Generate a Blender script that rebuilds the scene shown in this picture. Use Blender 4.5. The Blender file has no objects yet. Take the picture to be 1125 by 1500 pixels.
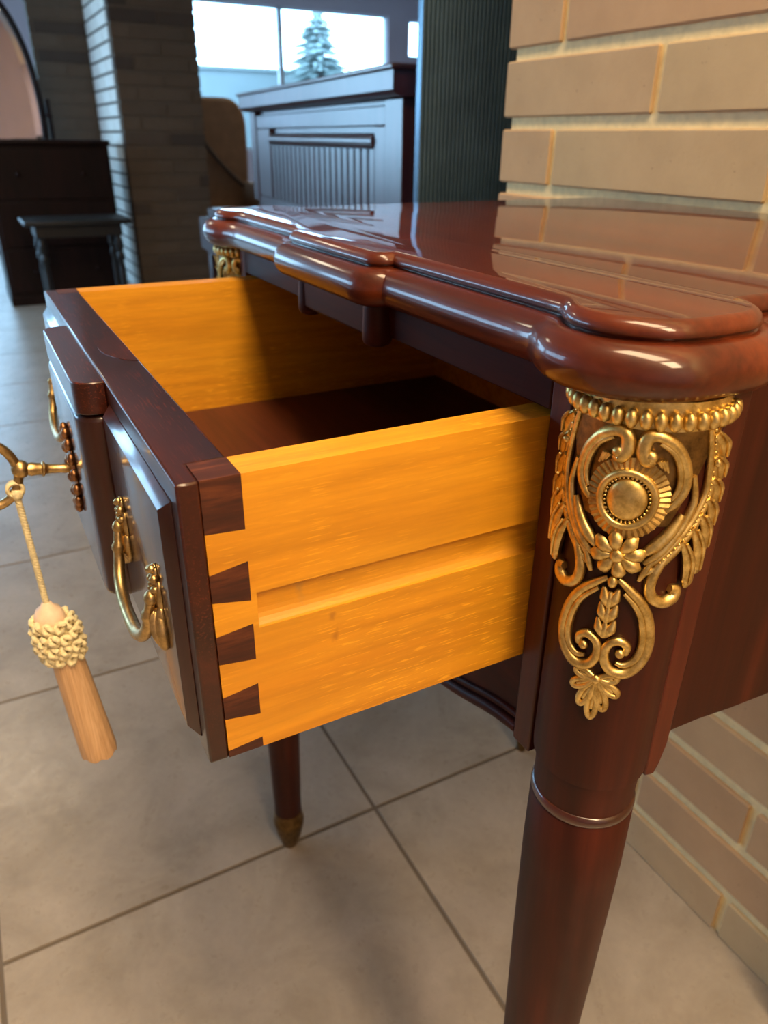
import bpy, math, random
from mathutils import Vector, Matrix
random.seed(7)
scene = bpy.context.scene
COL = scene.collection
pi = math.pi

# ------------------------------------------------------------------ camera
cam_d = bpy.data.cameras.new('camera'); cam = bpy.data.objects.new('camera', cam_d); COL.objects.link(cam)
CR = Vector((0.88184936, -0.47142150, 0.01017246)); CU = Vector((0.20367730, 0.40028190, 0.89347074)); CF = Vector((0.42527317, 0.78583470, -0.44900620))
M4 = Matrix((CR, CU, -CF)).transposed().to_4x4(); M4.translation = Vector((0, 0, 1.0029))
cam.matrix_world = M4
cam_d.sensor_fit = 'VERTICAL'; cam_d.sensor_height = 24.0; cam_d.lens = 1089.1 / 1500 * 24.0
cam_d.clip_start = 0.01; cam_d.clip_end = 200
cam_d.dof.use_dof = True; cam_d.dof.focus_distance = 0.385; cam_d.dof.aperture_fstop = 7.5
scene.camera = cam

# ------------------------------------------------------------------ world, exposure
world = bpy.data.worlds.new('overcast_sky'); scene.world = world; world.use_nodes = True
bg = world.node_tree.nodes['Background']; bg.inputs[0].default_value = (0.42, 0.70, 1.0, 1); bg.inputs[1].default_value = 8.5
vs = scene.view_settings
vs.view_transform = 'Standard'; vs.look = 'None'; vs.exposure = 0.40; vs.gamma = 1.0; vs.use_curve_mapping = False

def area(name, loc, rot, sx, sy, power, color, portal=False, spread=pi):
    d = bpy.data.lights.new(name, 'AREA'); d.shape = 'RECTANGLE'; d.size = sx; d.size_y = sy
    d.energy = power; d.color = color; d.cycles.is_portal = portal; d.spread = spread
    o = bpy.data.objects.new(name, d); COL.objects.link(o); o.location = loc; o.rotation_euler = rot
    return o
# light portals in the two window openings (they only guide sampling of the sky)
area('window_portal', (3.9, 9.02, 1.58), (pi / 2, 0, pi), 2.9, 1.4, 0, (1, 1, 1), True)
area('window_portal', (-1.44, 9.02, 1.35), (pi / 2, 0, pi), 3.72, 1.8, 0, (1, 1, 1), True)
area('window_portal', (-3.68, 5.8, 1.6), (0, -pi / 2, 0), 1.2, 5.6, 0, (1, 1, 1), True)
LAMP_WARM = (1.0, 0.73, 0.43); LAMP_COOL = (1.0, 0.86, 0.62)
LAMPS = [  # x, y, size x, size y, watts, colour
    (0.10, -0.10, 0.45, 1.20, 34, LAMP_WARM),
    (0.10, -1.55, 0.45, 1.20, 48, LAMP_WARM),
    (-0.44, 4.20, 0.60, 0.60, 9, LAMP_COOL),
    (3.2, 6.4, 0.60, 0.60, 12, LAMP_COOL)]
ROOM_H = 2.62

# ------------------------------------------------------------------ mesh helpers
WPOS = {}
class MB:
    def __init__(s): s.v = []; s.f = []
    def add(s, V, F):
        n = len(s.v); s.v += [tuple(a) for a in V]; s.f += [tuple(i + n for i in f) for f in F]; return s
    def box(s, x0, x1, y0, y1, z0, z1):
        V = [(x0, y0, z0), (x1, y0, z0), (x1, y1, z0), (x0, y1, z0), (x0, y0, z1), (x1, y0, z1), (x1, y1, z1), (x0, y1, z1)]
        return s.add(V, [(3, 2, 1, 0), (4, 5, 6, 7), (0, 1, 5, 4), (1, 2, 6, 5), (2, 3, 7, 6), (3, 0, 4, 7)])
    def prism(s, poly, axis, a0, a1):
        def P(q, a):
            if axis == 0: return (a, q[0], q[1])
            if axis == 1: return (q[0], a, q[1])
            return (q[0], q[1], a)
        n = len(poly); V = [P(q, a0) for q in poly] + [P(q, a1) for q in poly]
        F = [tuple(range(n)), tuple(range(2 * n - 1, n - 1, -1))]
        F += [(i, i + n, (i + 1) % n + n, (i + 1) % n) for i in range(n)]
        return s.add(V, F)
    def rings(s, R, cap=True, close=False):
        n = len(R[0]); V = [q for r in R for q in r]; F = []; m = len(R)
        for k in range(m if close else m - 1):
            for i in range(n):
                j = (i + 1) % n; k2 = (k + 1) % m
                F.append((k * n + i, k * n + j, k2 * n + j, k2 * n + i))
        if cap and not close:
            F.append(tuple(range(n - 1, -1, -1))); F.append(tuple((m - 1) * n + i for i in range(n)))
        return s.add(V, F)
    def lathe(s, prof, c=(0, 0), seg=32, a0=0.0):
        return s.rings([[(c[0] + r * math.cos(a0 + 2 * pi * i / seg), c[1] + r * math.sin(a0 + 2 * pi * i / seg), z) for i in range(seg)] for r, z in prof])
    def tube(s, pts, rad, seg=8, closed=False, flat=1.0, up=None):
        P = [Vector(q) for q in pts]; n = len(P)
        if not hasattr(rad, '__len__'): rad = [rad] * n
        T = []
        for i in range(n):
            a = P[(i - 1) % n] if closed or i > 0 else P[i]; b = P[(i + 1) % n] if closed or i < n - 1 else P[i]
            T.append((b - a).normalized())
        N = (up(P[0]) if up else Vector((0, 0, 1) if abs(T[0].z) < 0.9 else (1, 0, 0)))
        R = []
        for i in range(n):
            if up: N = up(P[i])
            N = (N - T[i] * N.dot(T[i])); N.normalize(); B = T[i].cross(N)
            R.append([tuple(P[i] + N * (rad[i] * flat * math.cos(2 * pi * k / seg)) + B * (rad[i] * math.sin(2 * pi * k / seg))) for k in range(seg)])
        return s.rings(R, cap=not closed, close=closed)
    def ell(s, c, ax, seg=12, nr=8):
        """ellipsoid, ax = three half-axis vectors"""
        R = []
        c = Vector(c); A, B, C = [Vector(a) for a in ax]
        for k in range(nr + 1):
            t = -pi / 2 + pi * k / nr; cr = max(math.cos(t), 0.02)
            R.append([tuple(c + C * math.sin(t) + A * cr * math.cos(2 * pi * i / seg) + B * cr * math.sin(2 * pi * i / seg)) for i in range(seg)])
        return s.rings(R)
    def xform(s, fn): s.v = [tuple(fn(Vector(q))) for q in s.v]; return s
    def build(s, name, mat, parent=None, smooth=None, bevel=0, bseg=2, **props):
        """ONE mesh object, vertices given in world space, origin at the mesh centre"""
        c = Vector([(min(q[i] for q in s.v) + max(q[i] for q in s.v)) / 2 for i in range(3)])
        me = bpy.data.meshes.new(name); me.from_pydata([tuple(Vector(q) - c) for q in s.v], [], s.f); me.update()
        import bmesh
        bm = bmesh.new(); bm.from_mesh(me); bmesh.ops.recalc_face_normals(bm, faces=bm.faces); bm.to_mesh(me); bm.free()
        me.materials.append(mat)
        if smooth is not None:
            for p in me.polygons: p.use_smooth = True
            me.set_sharp_from_angle(angle=math.radians(smooth))
        o = bpy.data.objects.new(name, me); COL.objects.link(o)
        place(o, c, parent)
        if bevel:
            m = o.modifiers.new('bevel', 'BEVEL'); m.width = bevel; m.segments = bseg; m.limit_method = 'ANGLE'; m.angle_limit = math.radians(35)
            if smooth is None:
                for p in me.polygons: p.use_smooth = True
                me.set_sharp_from_angle(angle=math.radians(60))
            m.harden_normals = False
        for k, v in props.items(): o[k] = v
        return o
def place(o, c, parent):
    WPOS[o.name] = Vector(c); o.location = Vector(c) - (WPOS[parent.name] if parent else Vector((0, 0, 0)))
    if parent: o.parent = parent
def thing(name, loc, label, cat, group=None):
    o = bpy.data.objects.new(name, None); COL.objects.link(o); o.location = loc; WPOS[o.name] = Vector(loc); o.empty_display_size = 0.05
    o['label'] = label; o['category'] = cat
    if group: o['group'] = group
    return o
def tag(o, label, cat, group=None):
    o['label'] = label; o['category'] = cat
    if group: o['group'] = group
    return o
def dup(o, delta, parent=None):
    c = o.copy(); COL.objects.link(c); place(c, WPOS[o.name] + Vector(delta), parent)
    for ch in list(o.children): dup(ch, delta, c)
    return c
def smoothpath(pts, n=6):
    """Catmull-Rom through 2d/3d points"""
    P = [Vector(q) for q in pts]; out = []
    for i in range(len(P) - 1):
        a = P[max(i - 1, 0)]; b = P[i]; c = P[i + 1]; d = P[min(i + 2, len(P) - 1)]
        for k in range(n):
            t = k / n
            out.append(0.5 * ((2 * b) + (c - a) * t + (2 * a - 5 * b + 4 * c - d) * t * t + (3 * b - a - 3 * c + d) * t ** 3))
    out.append(P[-1]); return out

# ------------------------------------------------------------------ materials
def nt(name):
    m = bpy.data.materials.new(name); m.use_nodes = True; t = m.node_tree; return m, t, t.nodes['Principled BSDF']
def mapped(t, scale, loc=(0, 0, 0), rot=(0, 0, 0), coord='Object'):
    tc = t.nodes.new('ShaderNodeTexCoord'); mp = t.nodes.new('ShaderNodeMapping')
    mp.inputs['Scale'].default_value = scale; mp.inputs['Location'].default_value = loc; mp.inputs['Rotation'].default_value = rot
    t.links.new(tc.outputs[coord], mp.inputs[0]); return mp.outputs[0]
def noise(t, vec, scale, detail=4, rough=0.6, dist=0.0):
    n = t.nodes.new('ShaderNodeTexNoise'); n.inputs['Scale'].default_value = scale; n.inputs['Detail'].default_value = detail
    n.inputs['Roughness'].default_value = rough; n.inputs['Distortion'].default_value = dist; t.links.new(vec, n.inputs['Vector']); return n.outputs[0]
def ramp(t, fac, stops):
    r = t.nodes.new('ShaderNodeValToRGB'); e = r.color_ramp.elements
    while len(e) < len(stops): e.new(0.5)
    for k, (p, c) in enumerate(stops): e[k].position = p; e[k].color = (*c, 1)
    t.links.new(fac, r.inputs[0]); return r.outputs[0]
def mixc(t, fac, a, b, mode='MIX'):
    m = t.nodes.new('ShaderNodeMix'); m.data_type = 'RGBA'; m.blend_type = mode
    if isinstance(fac, float): m.inputs[0].default_value = fac
    else: t.links.new(fac, m.inputs[0])
    for k, q in ((6, a), (7, b)):
        if isinstance(q, tuple): m.inputs[k].default_value = (*q, 1)
        else: t.links.new(q, m.inputs[k])
    return m.outputs[2]
def bump(t, bs, h, strength, dist=0.001):
    b = t.nodes.new('ShaderNodeBump'); b.inputs['Strength'].default_value = strength; b.inputs['Distance'].default_value = dist
    t.links.new(h, b.inputs['Height']); t.links.new(b.outputs[0], bs.inputs['Normal'])
def plain(name, col, rough=0.5, metal=0.0, coat=0.0, var=0.0, vscale=20.0, bmp=0.0):
    m, t, b = nt(name); b.inputs['Base Color'].default_value = (*col, 1); b.inputs['Roughness'].default_value = rough
    b.inputs['Metallic'].default_value = metal; b.inputs['Coat Weight'].default_value = coat; b.inputs['Coat Roughness'].default_value = 0.08
    if var or bmp:
        n = noise(t, mapped(t, (1, 1, 1)), vscale)
        if var: t.links.new(ramp(t, n, [(0.3, tuple(c * (1 - var) for c in col)), (0.7, tuple(min(1, c * (1 + var)) for c in col))]), b.inputs['Base Color'])
        if bmp: bump(t, b, n, bmp)
    return m
def wood(name, dark, mid, light, axis, rough, coat, fine=1.0, pores=0.0, bmp=0.05, croug=0.05, spec=0.5, knots=(), coarse=1.0):
    """grain runs along axis; scales are per metre"""
    m, t, b = nt(name)
    s1 = [14.0 * coarse] * 3; s1[axis] = 1.6 * coarse; s2 = [260.0 * fine] * 3; s2[axis] = 9.0
    n1 = noise(t, mapped(t, tuple(s1), (3.1, 1.7, 5.2)), 1.5, 5, 0.6, 0.8); n2 = noise(t, mapped(t, tuple(s2)), 1.0, 3, 0.6)
    c1 = ramp(t, n1, [(0.28, dark), (0.5, mid), (0.74, light)])
    c2 = ramp(t, n2, [(0.35, (0.80, 0.77, 0.74)), (0.62, (1.08, 1.07, 1.06))])
    c = mixc(t, 0.75, c1, c2, 'MULTIPLY')
    if pores:
        s3 = [900.0] * 3; s3[axis] = 70.0
        n3 = noise(t, mapped(t, tuple(s3), (7, 2, 1)), 1.0, 1, 0.5)
        n4 = noise(t, mapped(t, (9, 9, 9)), 1.0, 2)
        msk = ramp(t, n3, [(0.58, (0, 0, 0)), (0.68, (1, 1, 1))]); ms2 = ramp(t, n4, [(0.36, (0, 0, 0)), (0.58, (1, 1, 1))])
        mm = mixc(t, 1.0, msk, ms2, 'MULTIPLY')
        c = mixc(t, mm, c, tuple(min(1.0, q * (1 + pores)) for q in light))
    for kx, kz, kr, kc in knots:
        mpv = mapped(t, (1 / kr, 0.0, 0.55 / kr), (-kx / kr, 0, -0.55 * kz / kr)); nn = noise(t, mapped(t, (90, 90, 60)), 1.0, 3, 0.7)
        ln = t.nodes.new('ShaderNodeVectorMath'); ln.operation = 'LENGTH'; t.links.new(mpv, ln.inputs[0])
        ad = t.nodes.new('ShaderNodeMath'); ad.operation = 'MULTIPLY_ADD'; t.links.new(nn, ad.inputs[0]); ad.inputs[1].default_value = 1.3; t.links.new(ln.outputs['Value'], ad.inputs[2])
        f = ramp(t, ad.outputs[0], [(0.55, (0.75,) * 3), (0.92, (0, 0, 0)), ]); c = mixc(t, f, c, kc)
    t.links.new(c, b.inputs['Base Color']); b.inputs['Roughness'].default_value = rough
    b.inputs['Specular IOR Level'].default_value = spec
    b.inputs['Coat Weight'].default_value = coat; b.inputs['Coat Roughness'].default_value = croug
    if bmp: bump(t, b, n2, bmp, 0.0004)
    return m
MAH = ((0.016, 0.0026, 0.0014), (0.038, 0.0058, 0.0024), (0.080, 0.0130, 0.0045))
M = {}
for a, k in ((0, 'x'), (1, 'y'), (2, 'z')):
    M['mah_' + k] = wood('mahogany_' + k, *MAH, a, 0.52, 0.05 if k == 'y' else 0.10, croug=0.16, spec=0.10 if k == 'y' else 0.20)
M['mah_top'] = wood('mahogany_polished_top', (0.036, 0.0052, 0.0020), (0.085, 0.0130, 0.0040), (0.150, 0.0270, 0.0075), 1, 0.45, 0.85, croug=0.022, bmp=0.0, spec=0.05)
M['mah_lip'] = wood('mahogany_moulded_edge', (0.040, 0.0064, 0.0022), (0.100, 0.0170, 0.0046), (0.170, 0.0340, 0.0085), 1, 0.40, 0.7, croug=0.10, bmp=0.0, spec=0.2)
M['mah_stile'] = wood('mahogany_stile', (0.030, 0.0042, 0.0018), (0.062, 0.0085, 0.0030), (0.11, 0.017, 0.0055), 2, 0.45, 0.15, croug=0.16, spec=0.3)
M['mah_collar'] = wood('mahogany_collar', *MAH, 0, 0.30, 0.9, croug=0.12)
M['mah_panel'] = wood('mahogany_drawer_panel', (0.016, 0.0030, 0.0016), (0.042, 0.0068, 0.0026), (0.085, 0.0150, 0.0050), 2, 0.36, 0.9, croug=0.13, spec=0.3, coarse=2.0)
M['mah_front'] = wood('mahogany_drawer_front', (0.012, 0.0026, 0.0016), (0.030, 0.0054, 0.0025), (0.058, 0.0110, 0.0042), 1, 0.36, 0.6, pores=0.8, croug=0.12, spec=0.3)
M['mah_end'] = wood('mahogany_end_grain', (0.022, 0.0045, 0.0022), (0.062, 0.0125, 0.0042), (0.160, 0.0430, 0.0120), 0, 0.5, 0.0, fine=0.8, pores=0.0, coarse=7.0)
M['pine'] = wood('golden_drawer_wood', (0.55, 0.215, 0.007), (0.64, 0.272, 0.010), (0.72, 0.335, 0.016), 0, 0.45, 0.12, fine=0.5, pores=0.15, croug=0.25)
PINE = ((0.55, 0.215, 0.007), (0.64, 0.272, 0.010), (0.72, 0.335, 0.016))
M['pine_knotty'] = wood('golden_drawer_wood_knotty', *PINE, 0, 0.45, 0.12, fine=0.5, pores=0.15, croug=0.25, knots=((-.1440, -.0205, .0085, (0.34, 0.12, 0.010)), (-.1455, -.0085, .0070, (0.38, 0.15, 0.014)), (-.1600, .0080, .0105, (0.42, 0.24, 0.06))))
M['drawer_bottom'] = wood('drawer_bottom_wood', (0.055, 0.010, 0.004), (0.085, 0.017, 0.006), (0.12, 0.026, 0.009), 1, 0.5, 0.1)
M['far_wood'] = wood('far_dark_wood', (0.006, 0.0022, 0.002), (0.012, 0.0038, 0.0034), (0.020, 0.006, 0.005), 2, 0.5, 0.0, spec=0.2)
M['piano_wood'] = wood('piano_wood', (0.030, 0.006, 0.009), (0.045, 0.010, 0.013), (0.07, 0.016, 0.019), 2, 0.40, 0.5, croug=0.18)
def brass(name, lo, hi, rough):
    m, t, b = nt(name); n = noise(t, mapped(t, (1, 1, 1)), 160, 4, 0.7)
    t.links.new(ramp(t, n, [(0.32, lo), (0.62, hi)]), b.inputs['Base Color']); b.inputs['Metallic'].default_value = 1.0
    t.links.new(ramp(t, n, [(0.3, (rough + 0.12,) * 3), (0.7, (rough,) * 3)]), b.inputs['Roughness']); bump(t, b, n, 0.12, 0.0006); return m
M['brass'] = brass('aged_brass', (0.46, 0.30, 0.085), (0.88, 0.67, 0.27), 0.31)
M['brass_dark'] = brass('patinated_brass', (0.10, 0.058, 0.022), (0.26, 0.155, 0.055), 0.36)
M['brass_mid'] = brass('toned_brass', (0.30, 0.18, 0.055), (0.66, 0.46, 0.17), 0.34)
M['brass_key'] = brass('worn_brass', (0.38, 0.25, 0.10), (0.66, 0.46, 0.20), 0.30)
M['copper'] = brass('coppery_brass', (0.20, 0.08, 0.035), (0.50, 0.26, 0.12), 0.34)
M['cream'] = plain('cream_cord', (0.76, 0.66, 0.40), 0.85, var=0.25, vscale=400)
M['pinkcream'] = plain('pale_pink_silk', (0.80, 0.60, 0.44), 0.6, var=0.1, vscale=200)
def skirt_mat():
    m, t, b = nt('tassel_threads'); n = noise(t, mapped(t, (900, 900, 20)), 1.0, 2)
    t.links.new(ramp(t, n, [(0.3, (0.56, 0.33, 0.165)), (0.7, (0.72, 0.47, 0.265))]), b.inputs['Base Color']); b.inputs['Roughness'].default_value = 0.6; bump(t, b, n, 0.3, 0.0006); return m
M['skirt'] = skirt_mat()
def brick_mat(name, stops, spots=True):
    m, t, b = nt(name)
    oi = t.nodes.new('ShaderNodeObjectInfo')
    base = ramp(t, oi.outputs['Random'], stops)
    n = noise(t, mapped(t, (1, 1, 1)), 14, 5, 0.65); n2 = noise(t, mapped(t, (1, 1, 1)), 220, 3, 0.7)
    c = mixc(t, 0.55, base, ramp(t, n, [(0.3, (0.84, 0.82, 0.80)), (0.7, (1.1, 1.1, 1.1))]), 'MULTIPLY')
    c = mixc(t, ramp(t, n2, [(0.24, (1, 1, 1)), (0.31, (0, 0, 0))]), c, (0.10, 0.06, 0.035))
    t.links.new(c, b.inputs['Base Color']); b.inputs['Roughness'].default_value = 0.85; bump(t, b, n2, 0.25, 0.0012); return m
M['brick'] = brick_mat('tan_brick', [(0.0, (0.49, 0.400, 0.225)), (0.35, (0.51, 0.370, 0.210)), (0.7, (0.50, 0.325, 0.180)), (1.0, (0.43, 0.270, 0.145))])
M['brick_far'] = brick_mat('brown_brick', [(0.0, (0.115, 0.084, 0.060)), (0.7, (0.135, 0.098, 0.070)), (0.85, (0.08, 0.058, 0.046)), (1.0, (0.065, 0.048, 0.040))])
M['mortar'] = plain('cream_mortar', (0.86, 0.70, 0.38), 0.9, var=0.10, vscale=90, bmp=0.3)
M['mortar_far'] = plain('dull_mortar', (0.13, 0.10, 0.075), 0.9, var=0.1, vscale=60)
def tile_mat():
    m, t, b = nt('beige_floor_tile'); n = noise(t, mapped(t, (1, 1, 1)), 7, 6, 0.62, 0.6); n2 = noise(t, mapped(t, (1, 1, 1)), 60, 4, 0.7)
    c = ramp(t, n, [(0.25, (0.29, 0.245, 0.200)), (0.48, (0.385, 0.335, 0.285)), (0.75, (0.47, 0.415, 0.365))])
    c = mixc(t, 0.35, c, ramp(t, n2, [(0.3, (0.8, 0.79, 0.78)), (0.7, (1.12, 1.12, 1.12))]), 'MULTIPLY')
    t.links.new(c, b.inputs['Base Color']); t.links.new(ramp(t, n2, [(0.3, (0.40,) * 3), (0.7, (0.24,) * 3)]), b.inputs['Roughness'])
    bump(t, b, n2, 0.12, 0.0012); return m
M['tile'] = tile_mat()
M['grout'] = plain('grey_grout', (0.17, 0.14, 0.115), 0.9)
M['plaster'] = plain('mauve_grey_plaster', (0.55, 0.50, 0.58), 0.9, var=0.04, vscale=4)
M['ceil'] = plain('ceiling_white', (0.70, 0.68, 0.64), 0.9)
M['frame_white'] = plain('window_frame_paint', (0.55, 0.58, 0.62), 0.5)
M['screen'] = plain('charcoal_ribbed_panel', (0.095, 0.165, 0.225), 0.24, metal=0.6, var=0.2, vscale=9)
M['leather'] = plain('tan_upholstery', (0.22, 0.125, 0.068), 0.6, var=0.15, vscale=12)
M['leather_dark'] = plain('dark_chair_line', (0.05, 0.03, 0.02), 0.6)
M['stool'] = plain('ebonised_wood', (0.006, 0.007, 0.009), 0.42, coat=0.0, var=0.2)
M['lamp_house'] = plain('lamp_housing', (0.8, 0.8, 0.78), 0.5)
M['render'] = plain('pale_blue_render', (0.16, 0.19, 0.19), 0.8, var=0.05, vscale=3)
M['leaf'] = plain('conifer_green', (0.17, 0.22, 0.21), 0.7, var=0.4, vscale=3)
M['bark'] = plain('bark', (0.10, 0.07, 0.05), 0.9, var=0.3)
M['ground'] = plain('outside_paving', (0.35, 0.35, 0.34), 0.9, var=0.1, vscale=2)
M['silk'] = plain('piano_pleated_panel', (0.10, 0.06, 0.08), 0.55, var=0.15)
def mirror_mat():
    m, t, b = nt('mirror_glass'); b.inputs['Base Color'].default_value = (0.82, 0.80, 0.86, 1); b.inputs['Metallic'].default_value = 1; b.inputs['Roughness'].default_value = 0.03; return m
M['mirror'] = mirror_mat()
def glass_mat():
    m, t, b = nt('window_glass'); out = t.nodes['Material Output']
    tr = t.nodes.new('ShaderNodeBsdfTransparent'); gl = t.nodes.new('ShaderNodeBsdfGlossy'); gl.inputs['Roughness'].default_value = 0.0
    tr.inputs[0].default_value = (0.93, 0.97, 0.98, 1)
    mx = t.nodes.new('ShaderNodeMixShader'); mx.inputs[0].default_value = 0.06
    t.links.new(tr.outputs[0], mx.inputs[1]); t.links.new(gl.outputs[0], mx.inputs[2]); t.links.new(mx.outputs[0], out.inputs['Surface']); return m
M['glass'] = glass_mat()

# ------------------------------------------------------------------ the room
WX = 0.7407                     # face of the brick wall
COURSE = 0.086; PITCH = 0.350; MT = 0.0155; GAP = 0.0055
def struct(mb, name, mat, **kw):
    o = mb.build(name, mat, **kw); o['kind'] = 'structure'; return o
# floor: grout bed + tiles
floor = struct(MB().box(-3.7, 6.2, -2.7, 9.1, -0.06, -0.0022), 'floor', M['grout'])
TS = 0.5702; GX = 0.4156; GY = 0.788; gw = 0.0036
tm = None
x0s = [GX + TS * i for i in range(-5, 4)]; y0s = [GY + TS * j for j in range(-3, 13)]
for i, x in enumerate(x0s):
    for j, y in enumerate(y0s):
        if x > WX + 0.02 and y + TS < 1.1: continue
        xe = x + TS - gw
        if x < WX < xe and y + TS < 1.1: xe = WX + 0.006
        full = abs(xe - (x + TS - gw)) < 1e-6
        if full and tm is not None:
            o = bpy.data.objects.new('tile', tm); COL.objects.link(o); place(o, ((x + gw + x + TS - gw) / 2, (y + gw + y + TS - gw) / 2, -0.004), floor)
        else:
            o = MB().box(x + gw, xe, y + gw, y + TS - gw, -0.008, 0.0).build('tile', M['tile'], floor, bevel=0.0)
            if full: tm = o.data
            else: pass
far_floor = MB()
# walls and ceiling
ceiling = struct(MB().box(-3.8, 6.3, -2.8, 9.2, ROOM_H, ROOM_H + 0.1), 'ceiling', M['ceil'])
FY = 9.0
w = MB()
w1 = (2.548, 4.855); wz = (0.85, 2.265); w2 = (5.137, 5.387); w2z = (1.84, 2.245)
w4 = (-3.3, 0.42); w4z = (0.45, 2.25)
w.box(-3.7, w4[0], FY, FY + 0.15, 0, ROOM_H).box(w4[0], w4[1], FY, FY + 0.15, w4z[1], ROOM_H).box(w4[0], w4[1], FY, FY + 0.15, 0, w4z[0]).box(w4[1], w1[0], FY, FY + 0.15, 0, ROOM_H)
w.box(w1[0], w1[1], FY, FY + 0.15, wz[1], ROOM_H).box(w1[0], w1[1], FY, FY + 0.15, 0, wz[0])
w.box(w1[1], w2[0], FY, FY + 0.15, 0, ROOM_H).box(w2[0], w2[1], FY, FY + 0.15, w2z[1], ROOM_H).box(w2[0], w2[1], FY, FY + 0.15, 0, w2z[0]).box(w2[1], 6.2, FY, FY + 0.15, 0, ROOM_H)
struct(w, 'wall_far', M['plaster'])
struct(MB().box(-3.8, 6.3, -2.8, -2.7, 0, ROOM_H), 'wall_behind', M['plaster'])
struct(MB().box(6.2, 6.3, -2.7, 9.1, 0, ROOM_H), 'wall_outer_right', M['plaster'])
w = MB(); ly = (3.0, 8.6); lz = (1.0, 2.2)
w.box(-3.8, -3.7, -2.7, ly[0], 0, ROOM_H).box(-3.8, -3.7, ly[1], 9.1, 0, ROOM_H).box(-3.8, -3.7, ly[0], ly[1], 0, lz[0]).box(-3.8, -3.7, ly[0], ly[1], lz[1], ROOM_H)
struct(w, 'wall_left', M['plaster'])
def window(name, axis, pos, a0, a1, z0, z1, splits, ft=0.045):
    wn = bpy.data.objects.new(name, None); COL.objects.link(wn); wn['kind'] = 'structure'
    c = Vector(((a0 + a1) / 2, pos, z0)) if axis == 1 else Vector((pos, (a0 + a1) / 2, z0))
    place(wn, c, None)
    def bx(A0, A1, Z0, Z1, d0, d1): return MB().box(A0, A1, pos + d0, pos + d1, Z0, Z1) if axis == 1 else MB().box(pos + d0, pos + d1, A0, A1, Z0, Z1)
    for (A0, A1, Z0, Z1) in ((a0, a1, z0, z0 + ft), (a0, a1, z1 - ft * 0.4, z1), (a0, a0 + ft * .4, z0, z1), (a1 - ft * .4, a1, z0, z1)):
        bx(A0, A1, Z0, Z1, 0.03, 0.09).build('window_frame', M['frame_white'], wn)
    edges = [a0] + list(splits) + [a1]
    for s in splits: bx(s - 0.026, s + 0.026, z0, z1, 0.03, 0.09).build('mullion', M['frame_white'], wn)
    for k in range(len(edges) - 1): bx(edges[k] + 0.01, edges[k + 1] - 0.01, z0 + .01, z1 - .01, 0.058, 0.062).build('pane', M['glass'], wn)
    return wn
window('window_1', 1, FY, w1[0], w1[1], wz[0], wz[1], (3.528,))
window('window_2', 1, FY, w2[0], w2[1], w2z[0], w2z[1], ())
window('window_4', 1, FY, w4[0], w4[1], w4z[0], w4z[1], (-2.2, -1.1))
window('window_3', 0, -3.81, ly[0], ly[1], lz[0], lz[1], (4.4, 5.8, 7.2))

# brick walls: a mortar core and one mesh per brick
BRK = {}
def brick_run(parent, mat, origin, u, n, length, zlo, zhi, phase0, ztop0, pmat, depth=0.09, proud=GAP):
    """bricks laid along u from origin; outward normal n; face plane passes through origin"""
    u = Vector(u); n = Vector(n); o = Vector(origin)
    k0 = math.ceil((zlo - ztop0) / COURSE - 0.5); k = k0 - 1
    while True:
        zb = ztop0 + k * COURSE + MT / 2; zt = zb + COURSE - MT; k += 1
        if zb > zhi - 0.02: break
        if zt < zlo + 0.015: continue
        zb = max(zb, zlo)
        ph = phase0 + (PITCH / 2 if (k % 2) else 0.0)
        ph = ph % PITCH - PITCH
        while ph < length:
            a0 = max(ph + MT * 0.42, 0.0); a1 = min(ph + PITCH - MT * 0.42, length); ph += PITCH
            if a1 - a0 < 0.012: continue
            L = round(a1 - a0, 4); H = round(zt - zb, 4); key = (L, H, abs(u.x) > .5, pmat)
            c = o + u * ((a0 + a1) / 2) - n * (depth / 2); c.z = (zb + zt) / 2
            if key not in BRK:
                h = (u * (L / 2) + n * (depth / 2)); hx, hy = abs(h.x), abs(h.y)
                # slightly rounded arrises: chamfered box
                mb = MB(); ch = 0.0022; hz = H / 2
                R = [[(-hx + e, -hy + e, z), (hx - e, -hy + e, z), (hx - e, hy - e, z), (-hx + e, hy - e, z)] for e, z in ((ch, -hz), (0, -hz + ch), (0, hz - ch), (ch, hz))]
                mb.rings(R); q = mb.build('brick', mat, None); BRK[key] = q.data
                place(q, c, parent)
            else:
                q = bpy.data.objects.new('brick', BRK[key]); COL.objects.link(q); place(q, c, parent)
ZB = 1.1101 - 12 * COURSE       # a bed-joint centre near the floor
wr = struct(MB().box(WX + GAP, WX + 0.20, -2.7, 1.0103 - 0.012, 0, ROOM_H), 'wall_right', M['mortar'])
# joints at y = 0.549, 0.898 in one course and 0.7205, 0.3705 in the next (from the near end of the run)
RUN0 = -0.85
brick_run(wr, M['brick'], (WX, RUN0, 0), (0, 1, 0), (-1, 0, 0), 1.0103 - RUN0, 0.0, 1.80, (0.7205 - RUN0), ZB, 'a')
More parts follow.
